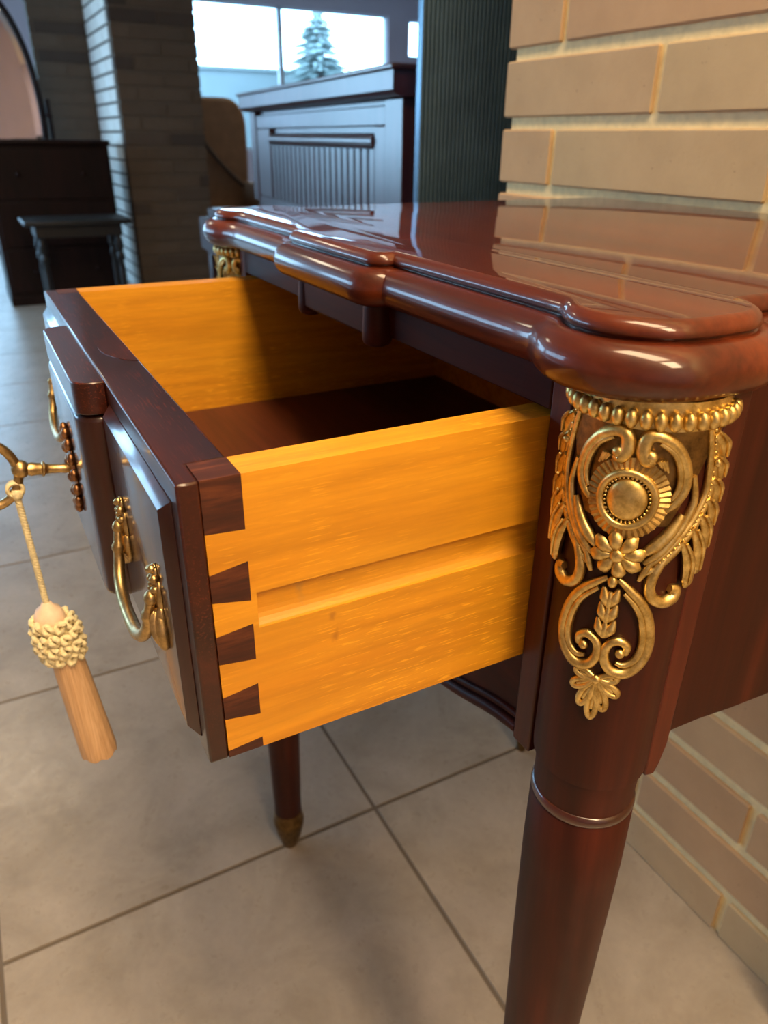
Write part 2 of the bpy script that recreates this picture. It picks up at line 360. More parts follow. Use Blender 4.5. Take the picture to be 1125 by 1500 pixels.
# brick pier and return wall across the room
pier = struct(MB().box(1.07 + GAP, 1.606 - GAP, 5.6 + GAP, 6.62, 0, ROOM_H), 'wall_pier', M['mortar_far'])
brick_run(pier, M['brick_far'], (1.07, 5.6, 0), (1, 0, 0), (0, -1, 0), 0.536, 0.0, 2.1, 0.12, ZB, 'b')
M['brick_day'] = brick_mat('brick_baked_daylight', [(0.0, (0.90, 0.89, 0.84)), (1.0, (0.93, 0.92, 0.87))])  # window daylight on the pier's left side is put into this pale colour
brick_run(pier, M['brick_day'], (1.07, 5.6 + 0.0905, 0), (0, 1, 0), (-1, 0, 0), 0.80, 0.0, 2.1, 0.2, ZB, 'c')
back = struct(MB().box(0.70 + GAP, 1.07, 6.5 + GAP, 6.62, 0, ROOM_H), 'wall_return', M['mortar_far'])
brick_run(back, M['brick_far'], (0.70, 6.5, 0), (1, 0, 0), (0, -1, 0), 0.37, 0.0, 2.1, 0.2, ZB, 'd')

# ceiling lamps (a housing and the light it gives)
LAMPLAB = ['long ceiling light panel above the open drawer', 'long ceiling light panel nearest the rear plaster wall', 'square ceiling light panel in front of the dark chest', 'square ceiling light panel before the far window']
for k, (x, y, sx, sy, pw, colr) in enumerate(LAMPS):
    t = thing('ceiling_light', (x, y, ROOM_H - 0.03), LAMPLAB[k], 'lamp', 'ceiling lights')
    MB().box(x - sx / 2 - .03, x + sx / 2 + .03, y - sy / 2 - .03, y + sy / 2 + .03, ROOM_H - 0.03, ROOM_H).build('housing', M['lamp_house'], t)
    a = area('ceiling_lamp', (0, 0, -0.006), (0, 0, 0), sx, sy, pw, colr); a.parent = t

# ------------------------------------------------------------------ the side table
YM = 0.511
AX = Vector((0.2648, 0.2320, 0.0))
table = thing('side_table', (0.49, YM, 0.0), 'polished mahogany side table with brass-mounted leg and open drawer', 'table')
# --- top: moulded plan outline, offset ring by ring
XS, XBF, YBF, RHO = 0.2455, 0.2315, 0.440, 0.008
LC = (0.264, 0.243); LC2 = (0.284, 0.243); LR = 0.0305; YS = 0.2385; XBK = 0.733
def half_outline(off):
    P = [(XBF - off, YM)]
    r = RHO + off; cb = (XBF + RHO, YBF + RHO); cs = (cb[0] - (XS - off)) / r; pe = math.acos(max(-1, min(1, cs)))
    for k in range(9):
        a = pe * k / 8; P.append((cb[0] - r * math.cos(a), cb[1] - r * math.sin(a)))
    R = LR + off; dx = LC[0] - (XS - off); dy = math.sqrt(max(R * R - dx * dx, 1e-9)); ye = LC[1] + dy
    yb = P[-1][1]
    # straight run with a short concave ease into the lobe
    for k in range(1, 6): P.append((XS - off, yb + (ye + 0.004 - yb) * k / 5))
    a0 = math.atan2(dy, -dx) ; a1 = 1.5 * pi                       # from the front crease round to -y
    for k in range(1, 19):
        a = a0 + (a1 - a0) * k / 18; P.append((LC[0] + R * math.cos(a), LC[1] + R * math.sin(a)))
    dy2 = LC2[1] - (YS - off); dx2 = math.sqrt(max(R * R - dy2 * dy2, 1e-9)); b1 = math.atan2(-dy2, dx2)
    for k in range(0, 11):
        a = -pi / 2 + (b1 + pi / 2) * k / 10; P.append((LC2[0] + R * math.cos(a), LC2[1] + R * math.sin(a)))
    P.append((P[-1][0] + 0.004, YS - off))
    P.append((XBK, YS - off)); return P
def outline(off):
    h = half_outline(off); return h + [(x, 2 * YM - y) for x, y in reversed(h[1:])]
prof = [(0, .938), (.0012, .9379), (.0030, .9372), (.0047, .9358), (.0059, .9340), (.0063, .9324), (.0060, .9312), (.0045, .9304), (.0040, .9296), (.0050, .9289), (.0072, .9291)]
for k in range(0, 15):
    a = math.radians(80 - 170 * k / 14); prof.append((.0070 + .0124 * math.cos(a), .9169 + .0124 * math.sin(a)))
prof.append((-.004, .9045))
tt = MB(); tt.rings([[(x, y, z) for x, y in outline(o)] for o, z in prof])
tt = tt.build('table_top', M['mah_lip'], table, smooth=38)
tt.data.materials.append(M['mah_top'])
for q in tt.data.polygons:
    if len(q.vertices) > 8 and q.center.z > 0: q.material_index = 1
# --- carcass
def mirY(y): return 2 * YM - y
def both(fn):
    fn(lambda y: y); fn(mirY)
XF = 0.243
MB().box(XF, 0.262, 0.2752, mirY(0.2752), 0.8815, 0.906).build('top_rail', M['mah_y'], table, bevel=0.001)
MB().prism([(0.2305, .452), (0.2305, mirY(.452)), (XF, mirY(.452)), (XF, .452)], 2, 0.8815, 0.906).build('frieze_block', M['mah_y'], table, bevel=0.002)
both(lambda f: MB().lathe([(0.001, .8745), (.0060, .8748), (.0092, .8765), (.0105, .8795), (.0105, .886), (.0100, .896), (.0098, .9060)], (0.2385, f(.4535)), 20).build('turned_drop', M['mah_z'], table, smooth=40))
def stile(f):
    MB().box(XF, 0.2655, *sorted((f(.2592), f(.2752))), 0.665, 0.906).build('front_stile', M['mah_stile'], table, bevel=0.0015)
    poly = [(.2832, .906), (.2832, .6790), (.2842, .6755), (.2915, .6740), (.2945, .6810), (.2975, .6950), (.2985, .906)]
    MB().prism(poly, 1, f(.2050), f(.2265)).build('side_stile', M['mah_stile'], table, bevel=0.0012)
    arch = [(.2975, .6700), (.312, .6725), (.322, .6810), (.345, .6800), (.375, .6765), (.410, .6740), (.510, .6725), (.610, .6740), (.660, .680), (.690, .6870), (.712, .6885), (.712, .906), (.2975, .906)]
    MB().prism(arch, 1, f(.2215), f(.2270)).build('side_panel', M['mah_z'], table)
both(stile)
MB().box(.712, .724, .225, mirY(.225), .69, .906).build('back_panel', M['mah_y'], table)
MB().box(.262, .712, .2265, mirY(.2265), .7095, .7145).build('dust_board', M['drawer_bottom'], table)
# shaped apron below the drawer
half = [(.2750, .668), (.2900, .6655), (.3100, .6600), (.330, .6530), (.362, .6440), (.400, .6395), (.440, .642), (.475, .650), (YM, .654)]
low = smoothpath([Vector(q) for q in half], 4)
lo = [tuple(q) for q in low] + [(mirY(q.x), q.y) for q in reversed(low[:-1])]
MB().prism(lo + [(mirY(.275), .7275), (.275, .7275)], 0, .2475, .262).build('apron', M['mah_y'], table)
for dz, r in ((.0030, .0042), (.0120, .0024)):
    MB().tube([(.2470, y, z + dz) for y, z in lo], r, 8).build('apron_bead', M['mah_y'], table, smooth=50)
# legs: round columns that taper to a brass-shod foot
def leg(c, s=1.0):
    P = [(.0325, .9055), (.0325, .6870), (.0321, .6825), (.0300, .6805), (.0294, .6590), (.0290, .6560), (.0296, .6500), (.0306, .6485), (.0308, .6),
         (.0287, .49), (.0264, .40), (.0230, .21), (.0203, .085), (.0203, .074)]
    l = MB().lathe([(r * s, z) for r, z in P], c, 40).build('leg', M['mah_z'], table, smooth=35)
    G = [(.0286, .6575), (.0298, .6568), (.0307, .6550), (.0309, .6528), (.0304, .6505), (.0290, .6490)]
    MB().lathe([(r * s, z) for r, z in G], c, 40).build('collar', M['mah_collar'], l, smooth=50)
    F = [(.0206, .0745), (.0212, .072), (.0208, .069), (.0215, .064), (.0238, .056), (.0232, .048), (.0190, .026), (.0130, .006), (.0108, 0.0)]
    MB().lathe([(r * s, z) for r, z in F], c, 32).build('foot_cap', M['brass_dark'], l, smooth=40)
    return l
leg((AX.x, AX.y)); leg((AX.x, mirY(AX.y))); leg((.716, .240), .62); leg((.716, mirY(.240)), .62)

# --- brass mount on the near front leg, drawn on the column surface in (degrees from its centre line, height)
R0 = 0.0325; PHI = math.radians(-143)
def cylp(deg, z, r=0.0): a = PHI + math.radians(deg); return Vector((AX.x + (R0 + r) * math.cos(a), AX.y + (R0 + r) * math.sin(a), z))
def cyln(P): v = Vector((P[0] - AX.x, P[1] - AX.y, 0)); return v.normalized()
def stroke(mb, pts, rad, r=0.0006, n=5, flat=1.0, seg=8):
    pp = smoothpath([Vector((a, z * 1000)) for a, z in pts], n); m = len(pp)
    B = 1.32
    rad = [q * B for q in rad] if hasattr(rad, '__len__') else rad * B
    if hasattr(rad, '__len__'):
        rr = []
        for i in range(m):
            t = i / (m - 1) * (len(rad) - 1); k = min(int(t), len(rad) - 2); rr.append(rad[k] + (rad[k + 1] - rad[k]) * (t - k))
    else: rr = rad
    return mb.tube([cylp(q.x, q.y / 1000, r) for q in pp], rr, seg, flat=flat, up=cyln)
MIR = lambda pts, s: [(s * a, z) for a, z in pts]
mount = MB()
mount.rings([[(AX.x + r * math.cos(2 * pi * i / 48), AX.y + r * math.sin(2 * pi * i / 48), z) for i in range(48)] for r, z in ((R0 + .0003, .893), (R0 + .0016, .8932), (R0 + .0016, .9062), (R0 + .0003, .9062))])
mount = mount.build('brass_mount', M['brass'], table, smooth=40)
def sub(mb, name, mat='brass', sm=50): return mb.build(name, M[mat], mount, smooth=sm)
for k in range(22):                                                  # rope of beads
    a = -102 + k * 9.6
    c = cylp(a, .8982, .0030); n = cyln(c); tg = Vector((-n.y, n.x, 0))
    sub(MB().ell(c, (tg * .00285 + Vector((0, 0, .0007)), n * .0034, Vector((0, 0, .0044)) - tg * .0006), 10, 6), 'bead')
# pierced backing plate behind the scrolls (upper shield)
pl = []
def shield(z): return 62 if z > .884 else 62 - (.884 - z) / (.884 - .846) * 30
N = 18; R1 = []
for k in range(10):
    z = .8955 - (.8955 - .848) * k / 9; wdt = shield(z)
    R1.append([tuple(cylp(-wdt + 2 * wdt * i / N, z, .0010)) for i in range(N + 1)] + [tuple(cylp(wdt - 2 * wdt * i / N, z, -.0008)) for i in range(N + 1)])
sub(MB().rings(R1), 'shield_plate', 'brass_dark')
for s in (-1, 1):
    c = MB(); stroke(c, MIR([(13, .8812), (9.5, .8800), (5.5, .8840), (7, .8900), (14, .8915), (26, .8878), (36.5, .879), (40, .868), (35.5, .861), (28.5, .8565)], s), [.0020, .0026, .0027, .0025, .0021, .0020, .0020, .0019, .0017, .0010], .0022)
    stroke(c, MIR([(16, .8885), (26, .8845), (33, .877), (35, .868), (31, .862)], s), [.0008, .0012, .0012, .0011, .0007], .0026)
    c.ell(cylp(s * 11, .8822, .003), (cyln(cylp(s * 11, .88)) * .0028, Vector((0, 0, .0030)), cyln(cylp(s * 11, .88)).cross(Vector((0, 0, 1))) * .0030), 10, 6)
    for q in range(3):                                               # small acanthus tip inside the scroll
        stroke(c, MIR([(17 + 2 * q, .8805), (20 + 2.5 * q, .877 - .001 * q)], s), [.0010, .0004], .0024, 3)
    sub(c, 'scroll')
    c = MB()                                                          # long beaded strand down the side
    ST = [(62, .8925), (70, .876), (73, .862), (66, .8515), (55, .8425), (42, .8335), (31, .8265), (20, .8228)]
    stroke(c, MIR(ST, s), [.0014, .0017, .0018, .0018, .0018, .0017, .0014, .0010], .0012)
    stroke(c, MIR([(a - 7, z + .0008) for a, z in ST[:-1]], s), [.0010, .0013, .0014, .0014, .0014, .0013, .0009], .0014)
    stroke(c, MIR([(48, .872), (53, .860), (49, .851), (40, .842), (30, .834), (20, .829)], s), [.0009, .0013, .0016, .0017, .0016, .0009], .0014)
    for q in range(26):
        t = q / 25 * 5.6; i = int(t); fr = t - i; a = ST[i][0] + (ST[i + 1][0] - ST[i][0]) * fr - 3.6; z = ST[i][1] + (ST[i + 1][1] - ST[i][1]) * fr + .0004
        cc = cylp(s * a, z, .0026); n = cyln(cc); c.ell(cc, (n * .0007, n.cross(Vector((0, 0, 1))) * .0008, Vector((0, 0, .0008))), 6, 4)
    sub(c, 'strand')
    for a0, z0, a1, z1, wd in ((60, .8915, 76, .8800, .0027), (65, .8800, 82, .8690, .0029), (68, .8690, 84, .8560, .0030), (67, .8590, 84, .8440, .0031), (62, .8520, 81, .8330, .0032), (56, .8460, 74, .8225, .0032), (48, .8400, 62, .8175, .0028)):
        c = MB(); stroke(c, MIR([(a0, z0), ((a0 + a1) / 2 + 4, (z0 + z1) / 2 - .0005), (a1, z1 - .001), (a1 - 3, z1 - .004)], s), [.0010, wd, wd * .95, .0008], .0028, 4, flat=.8)
        stroke(c, MIR([(a0, z0), ((a0 + a1) / 2 + 3, (z0 + z1) / 2), (a1 - 3, z1 - .001)], s), [.0005, .0009, .0004], .0058, 4)
        sub(c, 'acanthus_leaf')
    cc = cylp(s * 68, .8765, .0035); n = cyln(cc)
    sub(MB().ell(cc, (n * .002, n.cross(Vector((0, 0, 1))) * .0022, Vector((0, 0, .0022))), 8, 6), 'side_bead')
    c = MB(); stroke(c, MIR([(44, .8535), (37, .8460), (27, .8388), (17, .8335)], s), [.0012, .0022, .0024, .0012], .0014); sub(c, 'bar')
    c = MB(); stroke(c, MIR([(40, .834), (33, .828), (28.5, .819), (31, .8112), (41, .8072), (51, .8088), (53, .8128), (47, .8140)], s), [.0010, .0018, .0021, .0022, .0024, .0026, .0022, .0016], .0014)
    stroke(c, MIR([(26, .830), (22, .824), (19, .8195)], s), [.0010, .0014, .0008], .0012); sub(c, 'curl')
    c = MB(); OV = [(4, .8190), (13, .8145), (25, .8070), (34, .7960), (37.5, .7825), (33, .7720), (21, .7655), (9, .7670), (3, .7740), (5, .7815), (13, .7845), (20, .7815), (19, .7772)]
    stroke(c, MIR(OV, s), [.0010, .0016, .0019, .0021, .0022, .0023, .0024, .0022, .0019, .0018, .0018, .0017, .0014], .0012)
    stroke(c, MIR([(10, .8120), (22, .8040), (29, .7945), (32, .7825), (28.5, .7740), (20, .7705), (13, .7715)], s), [.0008, .0013, .0015, .0016, .0015, .0013, .0008], .0014)
    cc = cylp(s * 15, .7775, .0018); n = cyln(cc); c.ell(cc, (n * .0024, n.cross(Vector((0, 0, 1))) * .0026, Vector((0, 0, .0026))), 8, 6); sub(c, 'wreath_scroll')
def disc_pt(dx, dz, z0, r):          # point dx metres along the surface from the centre line
    return cylp(math.degrees(dx / R0), z0 + dz, r)
ZM = .861
c = MB()                                                             # fluted sunburst
for k in range(40):
    a = math.radians(-205 + 360 * k / 40)
    p0 = disc_pt(.0105 * math.cos(a), .0128 * math.sin(a), ZM, .0024); p1 = disc_pt(.0172 * math.cos(a), .0196 * math.sin(a), ZM, .0018)
    c.tube([p0, (p0 + p1) / 2, p1], [.0012, .0015, .0016], 6, up=cyln)
sub(c, 'sunburst', 'brass_mid')
c = MB(); c.tube([disc_pt(.0108 * math.cos(2 * pi * k / 36), .0130 * math.sin(2 * pi * k / 36), ZM, .0040) for k in range(36)], .0018, 10, closed=True, up=cyln); sub(c, 'medallion_ring')
R1 = []
for k in range(8):
    t = k / 7 * pi / 2; rr = .0080 * math.cos(t) + .0002; h = .0032 + .0040 * math.sin(t)
    R1.append([tuple(disc_pt(rr * math.cos(2 * pi * i / 28), 1.26 * rr * math.sin(2 * pi * i / 28), ZM, h)) for i in range(28)])
R1.insert(0, [tuple(disc_pt(.0108 * math.cos(2 * pi * i / 28), .0130 * math.sin(2 * pi * i / 28), ZM, .0010)) for i in range(28)])
sub(MB().rings(R1), 'medallion_boss')
for k in range(34):
    a = 2 * pi * k / 34; cc = disc_pt(.0088 * math.cos(a), .0108 * math.sin(a), ZM, .0040); n = cyln(cc)
    sub(MB().ell(cc, (n * .0008, n.cross(Vector((0, 0, 1))) * .0007, Vector((0, 0, .0007))), 6, 4), 'medallion_bead')
ZF = .8325                                                            # flower below
for k in range(8):
    a = 2 * pi * k / 8 + .2; c = MB()
    pts = [disc_pt(q * math.cos(a), q * math.sin(a), ZF, h) for q, h in ((.0025, .0035), (.0060, .0046), (.0092, .0038), (.0122, .0018))]
    c.tube(pts, [.0012, .0028, .0034, .0012], 8, flat=.6, up=cyln); sub(c, 'petal')
cc = disc_pt(0, 0, ZF, .0045); n = cyln(cc); sub(MB().ell(cc, (n * .0018, n.cross(Vector((0, 0, 1))) * .0033, Vector((0, 0, .0033))), 12, 6), 'flower_eye')
cc = cylp(0, .8180, .003); n = cyln(cc); sub(MB().ell(cc, (n * .0026, n.cross(Vector((0, 0, 1))) * .0024, Vector((0, 0, .0034))), 10, 8), 'drop')
for zz, wd in ((.8125, 1.0), (.8040, 1.1), (.7950, 1.2)):             # husk chain
    c = MB()
    for s in (-1, 1): stroke(c, [(s * .8, zz - .0080), (s * 3.6 * wd, zz - .004), (s * 5.5 * wd, zz + .0016)], [.0012, .0022, .0006], .0022, 4)
    stroke(c, [(0, zz - .0085), (0, zz - .0045), (0, zz)], [.0012, .0016, .0006], .0028, 4); sub(c, 'husk')
ZP = .7595                                                            # palmette at the foot of the mount
for a1, z1, wd in ((-17, .7610, .0020), (-18, .7515, .0024), (-10, .7425, .0020), (0, .7365, .0021), (9, .7425, .0020), (18, .7515, .0024), (16, .7615, .0018)):
    c = MB(); dxm = a1 * .55; dzm = ZP + (z1 - ZP) * .55
    px = (z1 - ZP); pa = a1 * R0 * pi / 180; L = math.hypot(px, pa); ox, oz = -px / L * .0022, pa / L * .0022
    loop = [(a1 * .1, ZP + (z1 - ZP) * .1), (dxm + math.degrees(ox / R0), dzm + oz), (a1 * .95 + math.degrees(ox / R0) * .8, ZP + (z1 - ZP) * .95 + oz * .8), (a1 * 1.06, ZP + (z1 - ZP) * 1.10),
            (a1 * .95 - math.degrees(ox / R0) * .8, ZP + (z1 - ZP) * .95 - oz * .8), (dxm - math.degrees(ox / R0), dzm - oz), (a1 * .1, ZP + (z1 - ZP) * .1)]
    stroke(c, loop, .0013, .0010, 4); stroke(c, [(a1 * .2, ZP + (z1 - ZP) * .2), (a1 * .85, ZP + (z1 - ZP) * .85)], .0009, .0010, 4); sub(c, 'palmette_leaf')
cc = cylp(0, ZP, .002); n = cyln(cc); sub(MB().ell(cc, (n * .0022, n.cross(Vector((0, 0, 1))) * .0026, Vector((0, 0, .0026))), 10, 6), 'palmette_eye')
dup(mount, (0, mirY(AX.y) - AX.y, 0), table)

# --- the pulled-out drawer
Y0, Y1 = 0.276, 0.7435; ZT, ZD = 0.8784, 0.7288; XA, XP, XB = 0.0545, 0.0642, 0.0818; ST_ = 0.020; XE = 0.470
drawer = MB().prism([(XA, Y0), (XP, Y0), (XP, Y0 + ST_), (XB, Y0 + ST_), (XB, Y1 - ST_), (XP, Y1 - ST_), (XP, Y1), (XA, Y1)], 2, ZD, ZT).build('drawer', M['mah_front'], table, bevel=0.0012)
TL = [(.8534, .8335, .8522, .8365), (.8192, .8010, .8158, .8033), (.7855, .7661, .7830, .7687), (.7529, .7332, .7498, .7350)]   # tails: z at outer end, z at shoulder
lft = []
for zo1, zo0, zi1, zi0 in TL: lft += [(XB, zi1), (XP, zo1), (XP, zo0), (XB, zi0)]
GZ0, GZ1, GXS, GD = .8000, .8192, .0845, .0055
for f in (lambda y: y, lambda y: Y0 + Y1 - y):
    outer = [(XE, ZT), (XB, ZT)] + lft + [(XB, ZD), (XE, ZD), (XE, GZ0), (GXS, GZ0), (GXS, GZ1), (XE, GZ1)]
    s = MB().prism(outer, 1, f(Y0), f(Y0 + GD))
    s.prism([(XE, ZT), (XB, ZT)] + lft + [(XB, ZD), (XE, ZD)], 1, f(Y0 + GD), f(Y0 + ST_))
    ramp_p = [(f(Y0 + .0004), GZ0)] + [(f(Y0 + GD * math.sin(k / 6 * pi / 2)), GZ0 + .0095 * (1 - math.cos(k / 6 * pi / 2))) for k in range(1, 7)] + [(f(Y0 + GD), GZ0)]
    s.prism(ramp_p, 0, GXS, XE)
    s.build('drawer_side', M['pine_knotty'] if f(0) == 0 else M['pine'], drawer)
    zs = [(ZT, TL[0][0], ZT, TL[0][2])] + [(TL[k][1], TL[k + 1][0], TL[k][3], TL[k + 1][2]) for k in range(3)] + [(TL[3][1], ZD, TL[3][3], ZD)]
    for a, b_, c_, d_ in zs:
        MB().prism([(XP, a), (XP, b_), (XB, d_), (XB, c_)], 1, f(Y0 + .0001), f(Y0 + ST_)).build('dovetail_pin', M['mah_end'], drawer)
MB().box(XB, XE - .012, Y0 + ST_, Y1 - ST_, .748, .7545).build('drawer_floor', M['drawer_bottom'], drawer)
MB().box(XE - .012, XE, Y0 + ST_, Y1 - ST_, ZD + .01, ZT - .004).build('drawer_back', M['pine'], drawer)
# lock seat let into the top edge
arc = [(XB - .0012, .470)] + [(XB - .0012 - .017 * math.sin(pi * k / 12) ** .6, .470 + .078 * k / 12) for k in range(1, 12)] + [(XB - .0012, .548)]
MB().prism(arc, 2, ZT - .0005, ZT + .00035).build('lock_seat', M['mah_front'], drawer)
# centre tablet: cap and bowed panel
def rrect(x0, x1, y0, y1, r, n=6):
    P = [(x1, y0)]
    for k in range(n + 1): a = pi / 2 * k / n; P.append((x0 + r - r * math.sin(a), y0 + r - r * math.cos(a)))
    for k in range(n + 1): a = pi / 2 * k / n; P.append((x0 + r - r * math.cos(a), y1 - r + r * math.sin(a)))
    P.append((x1, y1)); return P
MB().prism(rrect(.0372, XA, .436, .593, .011), 2, .8590, ZT - .0003).build('tablet_cap', M['mah_front'], drawer, bevel=0.0008)
MB().prism(rrect(.0362, XA, .4375, .5915, .014), 2, .7340, .8580).build('tablet_panel', M['mah_panel'], drawer, bevel=0.0045, bseg=4)
for ya, yb in ((.2875, .4290), (.6000, .7320)):
    R1 = []
    for e, x in ((0, XA), (0, XA - .0004), (.0050, XA - .0054)):
        R1.append([(x, ya + e, .7375 + e), (x, yb - e, .7375 + e), (x, yb - e, .8665 - e), (x, ya + e, .8665 - e)])
    MB().rings(R1).build('raised_panel', M['mah_panel'], drawer, bevel=0.0008)
# escutcheon round the keyhole
KY, KZ = .5145, .7985
c = MB()
for k in range(16):
    a = 2 * pi * k / 16; w_, h_ = .014, .029
    c.ell((.0340, KY + w_ * math.cos(a), KZ + h_ * math.sin(a)), ((.0030, 0, 0), (0, .0036, 0), (0, 0, .0044)), 8, 6)
c.ell((.0355, KY, KZ), ((.0020, 0, 0), (0, .013, 0), (0, 0, .028)), 20, 6)
c.build('escutcheon', M['copper'], drawer, smooth=50)
# bail pulls
def pull(ya, yb):
    xs = XA - .0042; zc = .8045
    for y, s in ((ya, -1), (yb, 1)):
        m = MB()
        m.ell((xs - .0015, y, zc + .001), ((.0028, 0, 0), (0, .0062, 0), (0, 0, .0105)), 12, 8)
        m.ell((xs - .0020, y, zc + .0125), ((.0025, 0, 0), (0, .0040, 0), (0, 0, .0060)), 10, 6)
        for q in (-1, 0, 1): m.ell((xs - .0022, y + q * .0032, zc - .0120 - (.0035 if q == 0 else 0)), ((.0032, 0, 0), (0, .0032, 0), (0, 0, .0085)), 10, 6)
        m.ell((xs - .0030, y + s * .0030, zc - .0165), ((.0046, 0, 0), (0, .0052, -.0015), (0, s * .0030, -.0115)), 12, 8)
        for q in range(5): m.ell((xs - .0050 - .0006 * (q % 2), y + s * (.0008 + .0011 * q), zc - .0150), ((.0030, 0, 0), (0, .0009, 0), (0, s * .0022, -.0085)), 6, 6)
        for q in range(7): m.ell((xs - .0034, y + .0036 * math.cos(q * 2.4), zc + .0035 + q * .0021), ((.0026, 0, 0), (0, .0022, 0), (0, 0, .0022)), 8, 6)
        m.tube([(xs, y, zc), (xs - .0040, y, zc), (xs - .0052, y, zc - .0005)], [.0032, .0028, .0032], 10)
        m.ell((xs - .0055, y, zc), ((.0036, 0, 0), (0, .0036, 0), (0, 0, .0042)), 10, 8)
        m.build('pull_mount', M['brass_key'], drawer, smooth=50)
    d = yb - ya; b = MB()
    pts = [(xs - .0055, ya - .0005, zc + .001), (xs - .0070, ya + .0020, zc - .008), (xs - .0085, ya + d * .05, zc - .018), (xs - .0105, ya + d * .12, zc - .0265), (xs - .0118, ya + d * .28, zc - .0325), (xs - .0122, ya + d * .5, zc - .0340)]
    pts = pts + [(p[0], ya + yb - p[1], p[2]) for p in reversed(pts[:-1])]
    pp = smoothpath([Vector(q) for q in pts], 5); m = len(pp)
    rr = [.0024 + .0012 * math.sin(pi * i / (m - 1)) + (.0010 if i in (6, 7, m - 8, m - 7) else 0) for i in range(m)]
    b.tube(pp, rr, 10); b.build('pull_bail', M['brass_key'], drawer, smooth=50)
pull(.317, .399); pull(2 * KY - .399, 2 * KY - .317)

# --- key in the lock and its tassel
key = thing('key', (.0300, KY, KZ), 'brass key with ring bow turned in the drawer lock', 'key')
k = MB(); prof_k = [(.0340, .0030), (.0300, .0034), (.0270, .0030), (.0200, .0032), (.0180, .0036), (.0172, .0050), (.0160, .0052), (.0152, .0040), (.0120, .0042), (.0090, .0048), (.0070, .0040), (.0050, .0044)]
k.tube([(x, KY, KZ + (.034 - x) * .16) for x, r in prof_k], [r for x, r in prof_k], 14); k.build('shaft', M['brass_key'], key, smooth=50)
bz = KZ + .0052
MB().ell((.0030, KY, bz), ((.0060, 0, 0), (0, .0056, 0), (0, 0, .0062)), 14, 10).build('collar', M['brass_key'], key, smooth=60)
MB().tube([(-.0175 + .0185 * math.cos(2 * pi * q / 40), KY, bz - .001 + .0225 * math.sin(2 * pi * q / 40)) for q in range(40)], .0031, 10, closed=True, up=lambda P: Vector((0, 1, 0))).build('bow', M['brass_key'], key, smooth=60)
tas = thing('tassel', (.004, KY, .549), 'cream and tan key tassel hanging by its cord from the key', 'tassel')
kn = MB(); cz = bz - .0135
for q in range(3): kn.tube([(-.0030 + .0048 * math.cos(a), KY + (q - 1) * .0016, cz + .0048 * math.sin(a)) for a in [2 * pi * i / 16 for i in range(16)]], .0015, 6, closed=True, up=lambda P: Vector((0, 1, 0)))
kn.ell((-.0026, KY, cz - .0035), ((.0042, 0, 0), (0, .0046, 0), (0, 0, .0050)), 12, 8)
kn.build('cord_loop', M['cream'], tas, smooth=60)
cd = MB(); A0 = Vector((-.0028, KY, cz - .005)); A1 = Vector((.0000, KY, .697))
for ph in (0, 2 * pi / 3, 4 * pi / 3):
    cd.tube([A0 + (A1 - A0) * (i / 90) + Vector((.0013 * math.cos(ph + i * .9), .0013 * math.sin(ph + i * .9), 0)) for i in range(91)], .0013, 5)
cd.build('cord', M['cream'], tas, smooth=70)
hd = MB(); hd.lathe([(.001, .7000), (.0035, .6985), (.0046, .6960), (.0085, .6930), (.0108, .6870), (.0112, .6800), (.0100, .6730)], (-.0002, KY), 20)
hd.build('head', M['pinkcream'], tas, smooth=60)
rf = MB(); rr_ = random.Random(3)
for row, (zz, rad, cnt) in enumerate(((.681, .0100, 10), (.672, .0125, 12), (.662, .0130, 12), (.653, .0112, 11))):
    for q in range(cnt):                                              # looped cord rosettes
        a = 2 * pi * q / cnt + row * .35; xc = .0012 + (.681 - zz) * .10
        c0 = Vector((xc + rad * math.cos(a), KY + rad * math.sin(a), zz + rr_.uniform(-.0015, .0015))); o_ = Vector((math.cos(a), math.sin(a), .25)); tg = Vector((-math.sin(a), math.cos(a), rr_.uniform(-.4, .4)))
        rf.tube([c0 + tg * (.0030 * math.cos(u_)) + Vector((0, 0, 1)) * (.0036 * math.sin(u_)) + o_ * (.0030 + .0014 * math.sin(u_ * 2)) for u_ in [2 * pi * i / 10 for i in range(10)]], .0021, 6, closed=True, up=lambda P: Vector((0, 0, 1)))
rf.lathe([(.004, .690), (.0115, .680), (.0140, .668), (.0130, .655), (.010, .646)], (.0016, KY), 16)
rf.build('ruffle', M['cream'], tas, smooth=60)
sk = MB(); R1 = []
for i, (zz, rad) in enumerate(((.652, .0100), (.645, .0116), (.630, .0122), (.600, .0130), (.570, .0138), (.552, .0142), (.549, .0136))):
    cx = .0050 + (.652 - zz) * .085
    R1.append([(cx + rad * (1 + .016 * math.sin(13 * a)) * math.cos(a), KY + rad * (1 + .016 * math.sin(13 * a)) * math.sin(a), zz + (.0012 * math.sin(7 * a) if i > 4 else 0)) for a in [2 * pi * q / 72 for q in range(72)]])
sk.rings(R1); sk.build('skirt', M['skirt'], tas, smooth=60)

# ------------------------------------------------------------------ things across the room
# ribbed screen beyond the end of the brick wall
scr = thing('folding_screen', (1.10, 1.32, 0), 'tall charcoal ribbed folding screen past the end of the brick wall', 'screen')
pts = []; x = .776
while x < 1.42:
    for q in range(7):
        a = pi * q / 6; pts.append((x + .0034 - .0034 * math.cos(a), 1.318 - .0060 * math.sin(a)))
    pts += [(x + .0070, 1.324), (x + .0085, 1.324)]; x += .0088
MB().prism(pts + [(x, 1.33), (.776, 1.33)], 2, 0.02, 2.25).build('ribbed_panel', M['screen'], scr, smooth=50)
MB().box(.772, 1.43, 1.310, 1.336, 0.0, 0.02).build('bottom_rail', M['screen'], scr); MB().box(.772, 1.43, 1.310, 1.336, 2.25, 2.28).build('top_rail', M['screen'], scr)
